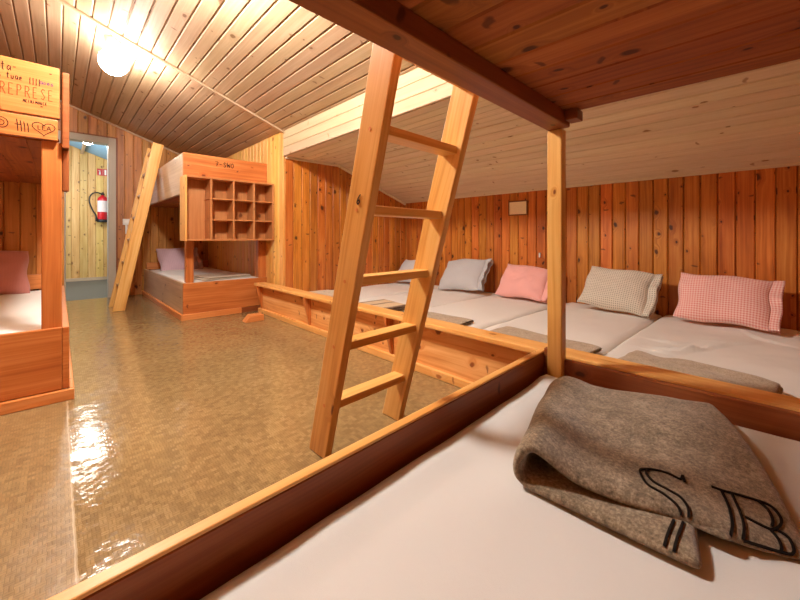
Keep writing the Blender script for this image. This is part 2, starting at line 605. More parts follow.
# pale wall beside the cubby shelf
mb = MB()
cladding(mb, YE + .001, YF, XW, Y, 1, 0, roof(XW) + .03)
struct(mb.build('wall_right', M['wall_pale']))

# alcove end wall, back wall
XFLAT, ZFLAT, ZBACK = 2.304, 1.594, 1.222
mb = MB()


def alc(x):
    return ZFLAT if x <= XFLAT else ZFLAT + (ZBACK - ZFLAT) * (x - XFLAT) / (XB - XFLAT)


kx = (ZBACK - ZFLAT) / (XB - XFLAT)
cladding(mb, XW + .019, XB + .018, YE, X, 1, 0, lambda x: alc(x) + .03, cuts=[(Vector((XB, 0, ZBACK + .01)), Vector((-kx, 0, 1)).normalized())])
struct(mb.build('wall_alcove_end', M['wall']))
mb = MB()
cladding(mb, YN, YE, XB, Y, 1, 0, ZBACK + .02)
mb.board((XB + .019, YN - .03, 0), (XB + .03, YE + .03, ZBACK + .05), Y, 0)
struct(mb.build('wall_back', M['wall']))
# alcove ceiling: a flat strip and a slope, boards running along the room
mb = MB()
x = XW + .019
while x < XFLAT - 1e-4:
    b = min(x + .09, XFLAT)
    mb.board((x + .0024, YN, ZFLAT), (b - .0024, YE, ZFLAT + .015), Y, .005, 1)
    x = b
L = math.hypot(XB - XFLAT, ZBACK - ZFLAT)
ang = math.atan2(ZFLAT - ZBACK, XB - XFLAT)
mt = Matrix.Translation((XFLAT, 0, ZFLAT)) @ Matrix.Rotation(ang, 4, 'Y')
t = 0.0
while t < L - 1e-4:
    b = min(t + .0895, L)
    mb.board((t + .0024, YN, 0), (b - .0024, YE, .015), Y, .005, 1, mt)
    t = b
mb.board((XW + .019, YN, ZFLAT + .0152), (XFLAT, YE, ZFLAT + .024), Y, 0)
mb.board((0, YN, .0152), (L, YE, .024), Y, 0, 1, mt)
struct(mb.build('ceiling_alcove', M['white']))
# bulkhead above the alcove opening: three boards in depth order
mb = MB()
zt = roof(XW) + .004
zb = ZFLAT
for i in range(3):
    z0 = zb + (zt - zb) / 3 * i
    z1 = zb + (zt - zb) / 3 * (i + 1)
    mb.board((XW, YN, z0 + .0008), (XW + .018, YE, z1 - .0008), Y, .004, 1)
mb.board((XW + .0182, YN, zb), (XW + .0188, YE, zt), Y, 0)
struct(mb.build('trim_1', M['white_bright']))
# cream battens where walls meet ceilings
mb = MB()
mb.board((XW + .02, YE - .022, ZFLAT - .022), (XFLAT, YE - .001, ZFLAT - .001), X, .003, 1)
mb.board((0, YE - .022, -.023), (L, YE - .001, -.001), X, .003, 1, mt)
struct(mb.build('trim_2', M['white']))

# main roof boards
slope_l = math.hypot(1, ROOFK)
ra = math.atan(ROOFK)
mr = Matrix.Translation((0, 0, ROOF0)) @ Matrix.Rotation(ra, 4, 'Y')
mb = MB()
t = XL * slope_l
while t < (XW + .024) * slope_l - 1e-4:
    b = min(t + .096, (XW + .024) * slope_l)
    mb.board((t + .0026, YN, 0), (b - .0026, YE, .016), Y, .008, 1, mr)
    mb.board((t + .0324, YE, 0), (min(b + .0276, (XW + .024) * slope_l), YF + .03, .016), Y, .006, 1, mr)
    t = b
mb.board((XL * slope_l, YN, .0162), ((XW + .024) * slope_l, YF + .03, .028), Y, 0, 1, mr)
struct(mb.build('ceiling', M['ceil']))
mb = MB()
mb.board((XL * slope_l, YE - .018, -.016), ((XW + .024) * slope_l, YE + .018, 0), X, .004, 2, mr)
struct(mb.build('trim_3', M['white_bright']))
mb = MB()
mb.board((XL * slope_l, YF - .022, -.02), (XW * slope_l, YF - .001, 0), X, .004, 2, mr)
struct(mb.build('trim_4', M['white_bright']))

# left wall, wall behind the near bunk, corridor side walls and a partition at the left bunk's head
mb = MB()
cladding(mb, YN, YF, XL, Y, -1, 0, roof(XL) + .02)
struct(mb.build('wall_left', M['wall_old']))
mb = MB()
cladding(mb, XL, XB, YN, X, -1, 0, lambda x: (roof(x) if x < XW else alc(x)) + .02)
struct(mb.build('wall_near', M['wall_old']))

# ------------------------------------------------------------------ beds
def rounded_box(l, w, h, r, res=0.05, amp=0.004, seed=0, ridges=(), topfn=None):
    """Mattress body centred on x, y with its base at z = 0."""
    mb = MB()
    nx, ny, nz = max(4, int(l / res)), max(4, int(w / res)), 8
    def fix(p):
        q = Vector((p[0] * l / 2, p[1] * w / 2, p[2] * h / 2))
        c = Vector((max(-l / 2 + r, min(l / 2 - r, q.x)), max(-w / 2 + r, min(w / 2 - r, q.y)), max(-h / 2 + r, min(h / 2 - r, q.z))))
        d = q - c
        if d.length > 1e-9:
            q = c + d.normalized() * r
        q.z += h / 2
        if q.z > h * 0.5:
            k = (q.z - h * .5) / (h * .5)
            q.z += k * amp * 2.0 * noise.fractal(Vector((q.x * 3.1 + seed, q.y * 4.3, seed)), 1.0, 2.0, 3)
            for (rx, ry, ang, ln, wd, am) in ridges:
                dx, dy = q.x - rx, q.y - ry
                a = dx * math.cos(ang) + dy * math.sin(ang)
                b = -dx * math.sin(ang) + dy * math.cos(ang) + 0.35 * a * a / ln
                q.z += k * 1.6 * am * math.exp(-(a / ln) ** 2 - (b / wd) ** 2)
            if topfn:
                q.z += k * topfn(q.x, q.y)
        return q
    def param(n, i, size):
        # more samples near the rounded rims
        a = -1 + 2 * i / n
        return a
    def face(nu, nv, fn):
        verts = [fix(fn(-1 + 2 * i / nu, -1 + 2 * j / nv)) for j in range(nv + 1) for i in range(nu + 1)]
        faces, uvs = [], []
        for j in range(nv):
            for i in range(nu):
                a = j * (nu + 1) + i
                f = [a, a + 1, a + nu + 2, a + nu + 1]
                faces.append(f)
                uvs.append([(verts[q].x, verts[q].y + verts[q].z) for q in f])
        mb.add(verts, faces, uvs)
    face(nx, ny, lambda a, b: (a, b, 1))
    face(nx, ny, lambda a, b: (a, b, -1))
    face(nx, nz, lambda a, b: (a, 1, b))
    face(nx, nz, lambda a, b: (a, -1, b))
    face(ny, nz, lambda a, b: (1, a, b))
    face(ny, nz, lambda a, b: (-1, a, b))
    return mb


def weld(o, dist=0.0006):
    bm = bmesh.new()
    bm.from_mesh(o.data)
    bmesh.ops.remove_doubles(bm, verts=bm.verts[:], dist=dist)
    bmesh.ops.recalc_face_normals(bm, faces=bm.faces[:])
    for f in bm.faces:
        f.smooth = True
    bm.to_mesh(o.data)
    bm.free()
    return o


def pillow(name, label, mat, l, h, T, seed, hem=0.06, group=None):
    """Pillow lying flat in local x (length) and y (height); z is its thickness."""
    rng = random.Random(seed)
    nu, nv = 44, 30
    ph = [rng.uniform(0, 6.28) for _ in range(6)]
    def pt(u, v, s):
        x = u * l / 2 * (1 - .05 * (1 - abs(v)) ** 1.5 * abs(u) ** 3 * 0 - .035 * (abs(u) ** 6) * (1 - v * v))
        y = v * h / 2 * (1 - .05 * (abs(v) ** 6) * (1 - u * u))
        th = T / 2 * max(0, 1 - abs(u) ** 3.2) ** .62 * max(0, 1 - abs(v) ** 3.0) ** .62
        n = noise.fractal(Vector((x * 7 + seed, y * 7, s * 2.0 + seed)), 1.0, 2.0, 3)
        edge = max(abs(u), abs(v))
        wr = 0.010 * n * (1 - edge ** 4) + .004 * math.sin(9 * v + ph[0] + 4 * u) * (abs(u) ** 2) * (1 - abs(v) ** 3)
        z = s * (th + wr * min(1, th / (T * .15)) + .004)
        x += .006 * math.sin(5 * v + ph[1]) * abs(u) ** 4
        y += .008 * math.sin(4.5 * u + ph[2]) * abs(v) ** 4
        z += .012 * math.sin(2.2 * u + ph[3]) * (v)
        return Vector((x, y, z))
    mb = MB()
    for s in (1, -1):
        verts = [pt(-1 + 2 * i / nu, -1 + 2 * j / nv, s) for j in range(nv + 1) for i in range(nu + 1)]
        faces, uvs = [], []
        for j in range(nv):
            for i in range(nu):
                a = j * (nu + 1) + i
                f = [a, a + 1, a + nu + 2, a + nu + 1]
                faces.append(f)
                uvs.append([((q % (nu + 1)) / nu * l, (q // (nu + 1)) / nv * h) for q in f])
        mb.add(verts, faces, uvs)
    # side strip joining both faces
    rim = [(i, 0) for i in range(nu)] + [(nu, j) for j in range(nv)] + [(nu - i, nv) for i in range(nu)] + [(0, nv - j) for j in range(nv)]
    va = [pt(-1 + 2 * i / nu, -1 + 2 * j / nv, 1) for i, j in rim]
    vb = [pt(-1 + 2 * i / nu, -1 + 2 * j / nv, -1) for i, j in rim]
    n = len(rim)
    mb.add(va + vb, [[i, (i + 1) % n, n + (i + 1) % n, n + i] for i in range(n)])
    o = weld(mb.build(name, mat))
    if hem:
        hm = MB()
        nh = 26
        for s in (1, -1):
            verts = []
            for k in range(5):
                for j in range(nh + 1):
                    v = -1 + 2 * j / nh
                    p = pt(.985, v * .985, s)
                    q = k / 4
                    verts.append(Vector((p.x + q * hem * (1 + .12 * math.sin(3 * v + ph[4])), p.y * (1 + .03 * q),
                                         p.z + s * (.004 + .016 * q * (.5 + .5 * math.sin(6 * v + ph[5] + s))) + .010 * q * math.sin(11 * v + ph[2]))))
            faces, uvs = [], []
            for k in range(4):
                for j in range(nh):
                    a = k * (nh + 1) + j
                    f = [a, a + 1, a + nh + 2, a + nh + 1]
                    faces.append(f)
                    uvs.append([(l + (w // (nh + 1)) / 4 * hem, (w % (nh + 1)) / nh * h) for w in f])
            hm.add(verts, faces, uvs)
        c = weld(hm.build('pillowcase_hem', mat, o), 1e-6)
        sd = c.modifiers.new('cloth', 'SOLIDIFY')
        sd.thickness = .003
    tag(o, label, 'pillow', group)
    return o


def lean(o, loc, rotz, tilt, roll=0.0):
    """Stand a pillow up: y becomes height leaning back by tilt (0 = lying, 90 = upright)."""
    o.rotation_mode = 'XYZ'
    m = Matrix.Translation(loc) @ Matrix.Rotation(rotz, 4, 'Z') @ Matrix.Rotation(tilt, 4, 'X') @ Matrix.Rotation(roll, 4, 'Z')
    o.matrix_world = m
    return o


# --- strokes for the pencil and pen writing -----------------------------------
GL = {
    'A': [[(0, 0), (.35, 1), (.7, 0)], [(.12, .35), (.58, .35)]],
    'C': [[(.6, .85), (.3, 1), (.05, .6), (.1, .15), (.4, 0), (.62, .2)]],
    'E': [[(.55, 1), (.05, 1), (.05, 0), (.58, 0)], [(.05, .52), (.45, .52)]],
    'G': [[(.6, .85), (.3, 1), (.05, .6), (.1, .15), (.4, 0), (.62, .2), (.62, .45), (.4, .45)]],
    'H': [[(0, 0), (0, 1)], [(.55, 0), (.55, 1)], [(0, .5), (.55, .5)]],
    'I': [[(.15, 0), (.15, 1)]],
    'L': [[(.05, 1), (.05, 0), (.5, 0)]],
    'M': [[(0, 0), (.05, 1), (.33, .4), (.6, 1), (.65, 0)]],
    'N': [[(0, 0), (0, 1), (.5, 0), (.5, 1)]],
    'O': [[(.3, 1), (.05, .6), (.1, .15), (.35, 0), (.6, .35), (.52, .85), (.3, 1)]],
    'P': [[(.05, 0), (.05, 1), (.45, .95), (.55, .72), (.4, .5), (.05, .48)]],
    'R': [[(.05, 0), (.05, 1), (.45, .95), (.55, .72), (.4, .52), (.05, .48)], [(.25, .48), (.65, -.05)]],
    'S': [[(.55, .85), (.3, 1), (.08, .78), (.3, .52), (.55, .28), (.35, 0), (.05, .12)]],
    'T': [[(0, 1), (.6, 1)], [(.3, 1), (.3, 0)]],
    'U': [[(0, 1), (.05, .15), (.3, 0), (.5, .2), (.52, 1)]],
    'W': [[(0, 1), (.15, 0), (.33, .7), (.5, 0), (.68, 1)]],
    '7': [[(.0, 1), (.55, 1), (.2, 0)], [(.1, .5), (.5, .5)]],
    '-': [[(.05, .5), (.45, .5)]],
    '6': [[(.45, 1), (.15, .6), (.1, .2), (.3, 0), (.5, .2), (.4, .45), (.15, .35)]],
    'a': [[(.45, .5), (.2, .55), (.05, .25), (.2, 0), (.45, .3)], [(.45, .5), (.5, 0)]],
    's': [[(.4, .5), (.15, .5), (.15, .3), (.38, .2), (.3, 0), (.05, .05)]],
    't': [[(.2, .9), (.2, .05), (.35, 0)], [(0, .6), (.42, .6)]],
    'o': [[(.2, .52), (.04, .25), (.2, 0), (.4, .25), (.2, .52)]],
    'h': [[(.05, 1), (.05, 0)], [(.05, .4), (.25, .52), (.4, .35), (.4, 0)]],
    'u': [[(.05, .5), (.08, .08), (.25, 0), (.4, .15), (.42, .5)], [(.42, .5), (.42, 0)]],
    'e': [[(.05, .28), (.4, .3), (.3, .52), (.06, .4), (.1, .05), (.4, .06)]],
}


def write(mb, text, org, ux, uz, size, nrm, width=.004, gap=.75, wob=.03, slant=0.0):
    org, ux, uz = Vector(org), Vector(ux), Vector(uz)
    a = 0.0
    for ch in text:
        if ch in GL:
            for st in GL[ch]:
                pts = []
                for p, q in zip(st, st[1:]):
                    for i in range(4):
                        f = i / 4
                        pts.append((p[0] + (q[0] - p[0]) * f, p[1] + (q[1] - p[1]) * f))
                pts.append(st[-1])
                j = [(x + a + slant * y + random.uniform(-wob, wob) * .5, y + random.uniform(-wob, wob) * .5) for x, y in pts]
                mb.ribbon([org + ux * (x * size) + uz * (y * size) for x, y in j], nrm, width, .0008)
        a += gap
    return mb


# ------------------------------------------------------------------ near bunk (turned two degrees)
NR = R(2.0)
nb = empty('bunk_bed', 'near bunk bed of dark varnished wood with front rail, post and overhead deck', 'bunk bed', (0, 0, 0), NR)
mb = MB()
n_seg = 46
mb.board((-.74, .583, .03), (1.395, .607, .340), X, .002, 1)
fr = mb.build('front_rail', M['bunk_dark'], nb)
one((-.74, .583, .3402), (1.395, .607, .347), X, .003).build('worn_top_edge', M['ledge'], fr)
one((1.362, YN + .15, .03), (1.386, .582, .331), Y, .004).build('side_rail', M['bunk_dark'], nb)
one((1.337, .505, .0), (1.380, .558, 1.172), Z, .004).build('post', M['ladder'], nb)
one((-.74, .505, .0), (-.697, .558, 1.172), Z, .004).build('post', M['ladder'], nb)
one((1.337, -.44, .0), (1.3615, -.40, 1.222), Z, .004).build('post', M['ladder'], nb)
one((-.74, -.44, .0), (-.697, -.40, 1.222), Z, .004).build('post', M['ladder'], nb)
one((-.74, .481, 1.172), (1.352, .557, 1.2215), X, .004).build('beam', M['bunk_dark'], nb)
one((1.300, .440, 1.186), (1.358, .4805, 1.2215), Y, .003).build('cleat', M['bunk_dark'], nb)
one((1.3615, .54, .331), (1.386, .58, .360), Y, .003).build('cleat', M['bunk_dark'], nb)
mb = MB()
x = -.74
while x < 1.343:
    b = min(x + .105, 1.345)
    mb.board((x + .0008, -.46, 1.222), (b - .0008, .535, 1.246), Y, .005, 1)
    x = b
mb.build('upper_deck', M['deck'], nb)
one((-.74, .5355, 1.2225), (1.352, .557, 1.56), X, .004).build('upper_front_board', M['bunk'], nb)
mb = MB()
x = -.69
while x < 1.30:
    mb.board((x, -.44, .10), (x + .11, .50, .125), Y, .003, 1)
    x += .16
mb.board((-.69, .46, .03), (1.33, .4999, .0995), X)
mb.board((-.69, -.43, .03), (1.33, -.40, .0995), X)
mb.build('lower_deck', M['deck'], nb)


def near_top(x, y):
    e = max(0, (x - .78) / .22)
    f = max(0, (.12 - abs(y - .40)) / .12)
    return .014 * min(1, e) ** 2


mm = rounded_box(2.025, 1.02, .148, .040, .034, .0035, 3.1,
                 ridges=[(.25, .12, .9, .12, .008, .003), (.05, .02, .4, .10, .007, .0025), (-.2, .2, 1.3, .09, .008, .0025), (.4, -.1, .2, .16, .01, .003), (.1, -.22, .1, .1, .006, .003)],
                 topfn=near_top)
nm = weld(mm.build('mattress', M['sheet_near_dimmed']))
RM = Matrix.Rotation(NR, 4, 'Z')
nm.location = RM @ Vector((.320, .068, .1265))
nm.rotation_euler = (0, 0, NR)
tag(nm, 'near mattress under a smooth white sheet inside the bunk with the overhead deck', 'mattress')

# ------------------------------------------------------------------ ladders
def ladder_parts(root, foot_a, foot_b, top_a, top_b, depth_dir, thick_dir, th, dp, rung_z, mat, rung_h=.028, rung_d=.062):
    fa, fb, ta, tb = map(Vector, (foot_a, foot_b, top_a, top_b))
    rails = []
    for f, t in ((fa, ta), (fb, tb)):
        ax = (t - f)
        ln = ax.length
        w = ax.normalized()
        td = Vector(thick_dir)
        td = (td - w * td.dot(w)).normalized()
        dd = w.cross(td).normalized()
        m = Matrix((td, dd, w)).transposed().to_4x4()
        m.translation = f
        cut = [(Vector((0, 0, 0)), Vector((0, 0, -1)))]
        mbr = MB()
        g = f.z
        # foot and head sawn level with the floor
        inv = m.inverted()
        nloc = (inv.to_3x3() @ Vector((0, 0, -1))).normalized()
        mbr.board((-th / 2, -dp / 2, -.08), (th / 2, dp / 2, ln), Z, .004, 2, m, cuts=[(inv @ Vector((f.x, f.y, .001)), nloc)])
        rails.append(mbr.build('rail', mat, root))
    for z in rung_z:
        a = fa + (ta - fa) * (z / (ta.z - fa.z))
        b = fb + (tb - fb) * (z / (tb.z - fb.z))
        ax = b - a
        ln = ax.length
        u = ax.normalized()
        w = (ta - fa).normalized()
        dd = w.cross(u).normalized()
        # treads lie level
        dd.z = 0
        dd.normalize()
        up = u.cross(dd)
        m = Matrix((u, dd, up)).transposed().to_4x4()
        m.translation = a
        mbr = MB()
        mbr.board((th / 2 - .008, -rung_d / 2, -rung_h / 2), (ln - th / 2 + .008, rung_d / 2, rung_h / 2), X, .004, 2, m)
        mbr.build('rung', mat, root)
    return rails


nl = empty('ladder', 'wide honey coloured ladder leaning on the near bunk, five rungs in view', 'ladder', (.85, 1.15, 0))
SH = Vector((-.85, -1.15, 0))


def rel(p):
    return Vector(p) + SH


dirv = Vector((-.055, -.440, 1.30))
k = 1.60 / 1.30
fa, fb = Vector((.690, 1.155, 0)), Vector((1.058, 1.172, 0))
rl = ladder_parts(nl, rel(fa), rel(fb), rel(fa + dirv * k), rel(fb + dirv * k), (0, -1, 0), (1, .045, 0), .030, .098,
                  [.20, .42, .642, .86, 1.08, 1.30, 1.51], M['ladder'])
# pegs and the number on the outer face of the left rail
wv = dirv.normalized()
for z in (.20, .42, .642, .86, 1.08):
    c = rel(fa + dirv * (z / 1.30)) + Vector((-.0150, 0, 0))
    MB().lathe([(.006, -.001), (.006, .0015), (.004, .0022)], c, 12, X).build('peg', M['plinth'], nl)
for ch in nl.children:
    if ch.name.startswith('peg'):
        for v in ch.data.vertices:
            pass
c = rel(fa + dirv * (.895 / 1.30)) + Vector((-.0153, .004, 0))
mbn = MB()
write(mbn, '6', c + Vector((0, .008, -.02)), (0, -1, 0), wv, .030, (-1, 0, 0), .003, wob=.01)
mbn.build('number', M['ink'], nl)

fl = empty('ladder', 'narrow ladder leaning against the bunk bed with the cubby shelf, beside the door', 'ladder', (.47, 4.97, 0))
SH2 = Vector((-.47, -4.97, 0))
f1, f2 = Vector((.462, 4.80, 0)), Vector((.462, 5.16, 0))
tv = Vector((.362, .045, 1.83))
ladder_parts(fl, f1 + SH2, f2 + SH2, f1 + tv + SH2, f2 + tv + SH2, (1, 0, 0), (0, 1, 0), .03, .105,
             [.25 * i for i in range(1, 8)], M['ladder'], .026, .075)

# ------------------------------------------------------------------ bunk with the cubby shelf
bk = empty('bunk_bed', 'far bunk bed in the corner beside the door, with a cubby shelf in front', 'bunk bed', (1.24, 4.9, 0))
SB = (1.24, 4.9, 0)


def part(name, lo, hi, mat, root, sh, grain=None, bev=.004, cuts=()):
    mb = one(lo, hi, grain, bev, 2, cuts)
    for p in mb.v:
        p -= Vector(sh)
    return mb.build(name, mat, root)


part('lower_front_board', (.85, 3.85, .052), (1.648, 3.876, .345), M['bunk'], bk, SB, X)
part('lower_end_board', (.85, 3.877, .052), (.876, 5.98, .345), M['grey_wood'], bk, SB, Y)
part('plinth', (.838, 3.828, 0), (1.375, 3.849, .056), M['plinth'], bk, SB, X)
part('plinth', (.828, 3.828, 0), (.8495, 5.98, .056), M['plinth'], bk, SB, Y, cuts=())
part('kick_board', (1.376, 3.835, 0), (1.648, 3.849, .050), M['bunk_dark'], bk, SB, X, .002)
part('post', (.880, 3.877, .345), (.945, 3.94, 1.19), M['bunk'], bk, SB, Z)
part('post', (1.565, 3.877, .345), (1.648, 3.94, 1.19), M['bunk'], bk, SB, Z)
ufb = part('upper_front_board', (.85, 3.85, 1.19), (1.648, 3.876, 1.573), M['bunk'], bk, SB, X)
part('upper_end_board', (.85, 3.877, 1.19), (.876, 5.98, 1.573), M['grey_wood'], bk, SB, Y)
part('headboard', (.877, 5.955, .335), (1.648, 5.98, .43), M['plinth'], bk, SB, X)
mb = MB()
x = .877
while x < 1.63:
    b = min(x + .11, 1.646)
    mb.board((x, 3.942, 1.196), (b, 5.98, 1.216), Y, .003, 1)
    x = b
for p in mb.v:
    p -= Vector(SB)
mb.build('upper_deck', M['deck'], bk)
part('lower_deck', (.877, 3.96, .14), (1.646, 5.95, .17), M['deck'], bk, SB, Y)
mb = MB()
write(mb, '7-SWO', Vector((1.13, 3.85, 1.478)) - Vector(SB), (1, 0, 0), (0, 0, 1), .045, (0, -1, 0), .006, .8, .06)
mb.build('inscription', M['ink'], ufb).location = Vector(ufb.location) * 0

m2 = weld(rounded_box(.76, 1.99, .165, .03, .05, .004, 9.0).build('mattress', M['sheet']))
m2.location = (1.262, 4.955, .1705)
tag(m2, 'mattress with white sheet in the lower far bunk under the cubby shelf', 'mattress')
p2 = pillow('pillow', 'lilac pillow at the head of the lower far bunk, beneath the cubby shelf', M['p_lilac'], .46, .38, .15, 11, hem=.05)
lean(p2, (1.20, 5.72, .470), R(0), R(52), R(4))


# ------------------------------------------------------------------ folded blankets
def folded(name, label, mat, L, W, layers, t, seed, gap=.006, puff=.01, group=None, trim=None):
    """Serpentine folded cloth: local x runs across the folds, y along them, base at z = 0."""
    rng = random.Random(seed)
    path = []
    pitch = t + gap
    for k in range(layers):
        e = rng.uniform(-.03, .01)
        z = t / 2 + k * pitch
        a, b = (pitch * .5, L - pitch * .5)
        if k == 0:
            a0 = a + .02
        n = 14
        xs = [a + (b - a) * i / n for i in range(n + 1)]
        if k % 2:
            xs = xs[::-1]
        if k == layers - 1:
            xs = xs[:-1]
        for xx in xs:
            path.append((xx, z))
        if k < layers - 1:
            cx = xs[-1]
            sgn = 1 if k % 2 == 0 else -1
            for i in range(1, 6):
                an = -math.pi / 2 + math.pi * i / 6
                path.append((cx + sgn * math.cos(an) * pitch * .5, z + pitch / 2 + math.sin(an) * pitch / 2))
    return sweep(name, label, mat, path, W, t, seed, puff, group)


def sweep(name, label, mat, path, W, t, seed, puff, group, warp=None, nv=22):
    P = [Vector((x, 0, z)) for x, z in path]
    n = len(P)
    nr = []
    for i in range(n):
        d = (P[min(i + 1, n - 1)] - P[max(i - 1, 0)]).normalized()
        nr.append(Vector((-d.z, 0, d.x)))
    loop = [(i, 1) for i in range(n)] + [(i, -1) for i in reversed(range(n))]
    verts = []
    for j in range(nv + 1):
        f = j / nv
        y = (f - .5) * W
        rim = 1 - .55 * max(0, 1 - min(f, 1 - f) * nv / 1.2) if (f < .06 or f > .94) else 1
        for i, s in loop:
            p = P[i] + nr[i] * s * t / 2 * rim
            nz = noise.fractal(Vector((p.x * 6 + seed, y * 6, seed * 1.7)), 1, 2, 3)
            nx = noise.noise(Vector((y * 5, p.z * 30, seed * 3.1)))
            q = Vector((p.x + .010 * nx, y + .008 * noise.noise(Vector((p.x * 5, p.z * 40, seed))), p.z + puff * nz * min(1, p.z / .03)))
            q.z = max(q.z, .0005)
            if warp:
                q = warp(q, i / (n - 1), f)
            verts.append(q)
    m = len(loop)
    faces = []
    for j in range(nv):
        for i in range(m):
            a, b = j * m + i, j * m + (i + 1) % m
            faces.append([a, b, b + m, a + m])
    for base in (0, nv * m):
        for i in range(n - 1):
            faces.append([base + i, base + i + 1, base + (2 * n - 2 - i), base + (2 * n - 1 - i)])
    uvs = [[(verts[q].y, verts[q].x) for q in f] for f in faces]
    mb = MB()
    mb.add(verts, faces, uvs)
    o = mb.build(name, mat, smooth=True)
    sub = o.modifiers.new('soft', 'SUBSURF')
    sub.levels = 1
    sub.render_levels = 1
    if label:
        tag(o, label, 'blanket', group)
    return o


def put(o, loc, rz):
    o.location = loc
    o.rotation_euler = (0, 0, rz)
    return o


put(folded('blanket', 'thin cream blanket folded on the lower far bunk under the cubby shelf', M['wool_cream'], .50, .42, 2, .012, 21, .003, .004), (1.03, 4.20, .340), R(8))

# near blanket: local u = along the rail-to-camera direction, sweep across
bl_path = []
for i in range(12):
    bl_path.append((.270 - .250 * i / 11, .0115))
for i in range(1, 9):
    an = math.pi * i / 9
    bl_path.append((.020 - .030 * math.sin(an), .0418 - .0302 * math.cos(an)))
for i in range(22):
    u_ = .020 + .365 * i / 21
    bl_path.append((u_, .0720 - .017 * min(1, i / 4) + .002 * math.sin(u_ * 30)))


CA, CB, CC, CD = (Vector(c) for c in ((.692, .334, .080), (1.130, .440, .070), (1.335, .098, .058), (.850, -.060, .028)))
BO = Vector((.98, .20, 0))


def near_warp(q, s, f):
    """Lay the folded strip into its skewed, sagging outline; s runs from the lower end to the upper end."""
    top = max(0.0, min(1.0, (s - .34) / .14))
    low = 1 - top
    g = q.y / .44 + .5
    a = q.x / .385
    p = (CA * (1 - g) + CB * g) * (1 - a) + (CD * (1 - g) + CC * g) * a
    ht = p.z - .070
    p = p + (CD - CA) * (.05 * math.sin(math.pi * min(1, g * .9 + .05)) * max(0, a) ** 2)
    p.x -= .014 * math.sin(math.pi * max(0, min(1, a))) * (1 - g) * top
    x = p.x - low * (.012 + .135 * max(0, a)) * (1 - g)
    y = p.y
    z = q.z + top * (ht + .004 * math.sin(g * 8 + a * 3)) * 1.0
    if low > 0 and top > 0:
        z = q.z + top * ht
    z -= top * .017 * max(0, 1 - g) ** 3 * max(0, min(1, (a - .02) / .15))
    return Vector((x, y, max(z, .0008))) - BO


bl = sweep('blanket', 'folded grey-brown wool blanket marked with large stitched letters on the near mattress',
           M['wool'], bl_path, .44, .020, 5, .005, None, near_warp, 34)
BLZ = .2755
BM = Matrix.Rotation(NR, 4, 'Z') @ Matrix.Translation((BO.x, BO.y, BLZ))
bl.matrix_world = BM
# a tongue of the same blanket between its layers


def tongue_warp(q, s, f):
    g = q.y / .44 + .5
    a = q.x / .385
    p = (CA * (1 - g) + CB * g) * (1 - a) + (CD * (1 - g) + CC * g) * a
    return Vector((p.x - .034 * (1 - g) * s, p.y, q.z)) - BO


tg = [(.17 + .135 * i / 8, .030 - .014 * i / 8) for i in range(9)]
to = sweep('inner_layer', None, M['wool'], tg, .43, .014, 6, .002, None, tongue_warp, 14)
to.parent = bl

wb = one((1.235, 3.345, 0), (1.405, 3.455, .058), X, .004, 2, [(Vector((1.26, 3.4, .03)), Vector((-.75, .1, .66)).normalized())]).build('wood_block', M['plinth'], shift=(1.32, 3.4, 0))
tag(wb, 'small loose wooden block on the floor between far bunk and platform', 'block')

# ------------------------------------------------------------------ cubby shelf
cs = empty('cubby_shelf', 'wooden pigeonhole shelf with ten compartments fixed to the far bunk', 'shelf', (1.24, 3.75, .745))
SS = (1.24, 3.75, .745)
cx0, cx1, cy0, cy1, cz0, cz1 = .822, 1.640, 3.655, 3.848, .745, 1.335
th = .016
part('side_panel', (cx0, cy0, cz0), (cx0 + th, cy1, cz1), M['ledge'], cs, SS, Z, .002)
part('side_panel', (cx1 - th, cy0, cz0), (cx1, cy1, cz1), M['shelf'], cs, SS, Z, .002)
part('top_panel', (cx0 + th, cy0, cz1 - th), (cx1 - th, cy1, cz1), M['shelf'], cs, SS, X, .002)
part('bottom_panel', (cx0 + th, cy0, cz0), (cx1 - th, cy1, cz0 + th), M['shelf'], cs, SS, X, .002)
part('back_panel', (cx0 + th, cy1 - .008, cz0 + th), (cx1 - th, cy1, cz1 - th), M['shelf'], cs, SS, Z, .001)
inner = cx1 - cx0
divx = [cx0 + inner * f for f in (.265, .510, .750)]
for dx in divx:
    part('divider', (dx - th / 2, cy0 + .002, cz0 + th), (dx + th / 2, cy1 - .0085, cz1 - th), M['shelf'], cs, SS, Z, .002)
lims = divx + [cx1 - th / 2]
for a, b in zip(lims, lims[1:]):
    for f in (1 / 3, 2 / 3):
        z = cz0 + (cz1 - cz0) * f
        part('shelf_board', (a + th / 2, cy0 + .004, z - .006), (b - th / 2, cy1 - .0085, z + .006), M['shelf'], cs, SS, X, .002)
for f in (1 / 3, 2 / 3):
    z = cz0 + (cz1 - cz0) * f
    part('cleat', (divx[0] - th / 2 - .006, cy0 + .01, z - .005), (divx[0] - th / 2, cy1 - .01, z + .005), M['shelf'], cs, SS, Y, .001)

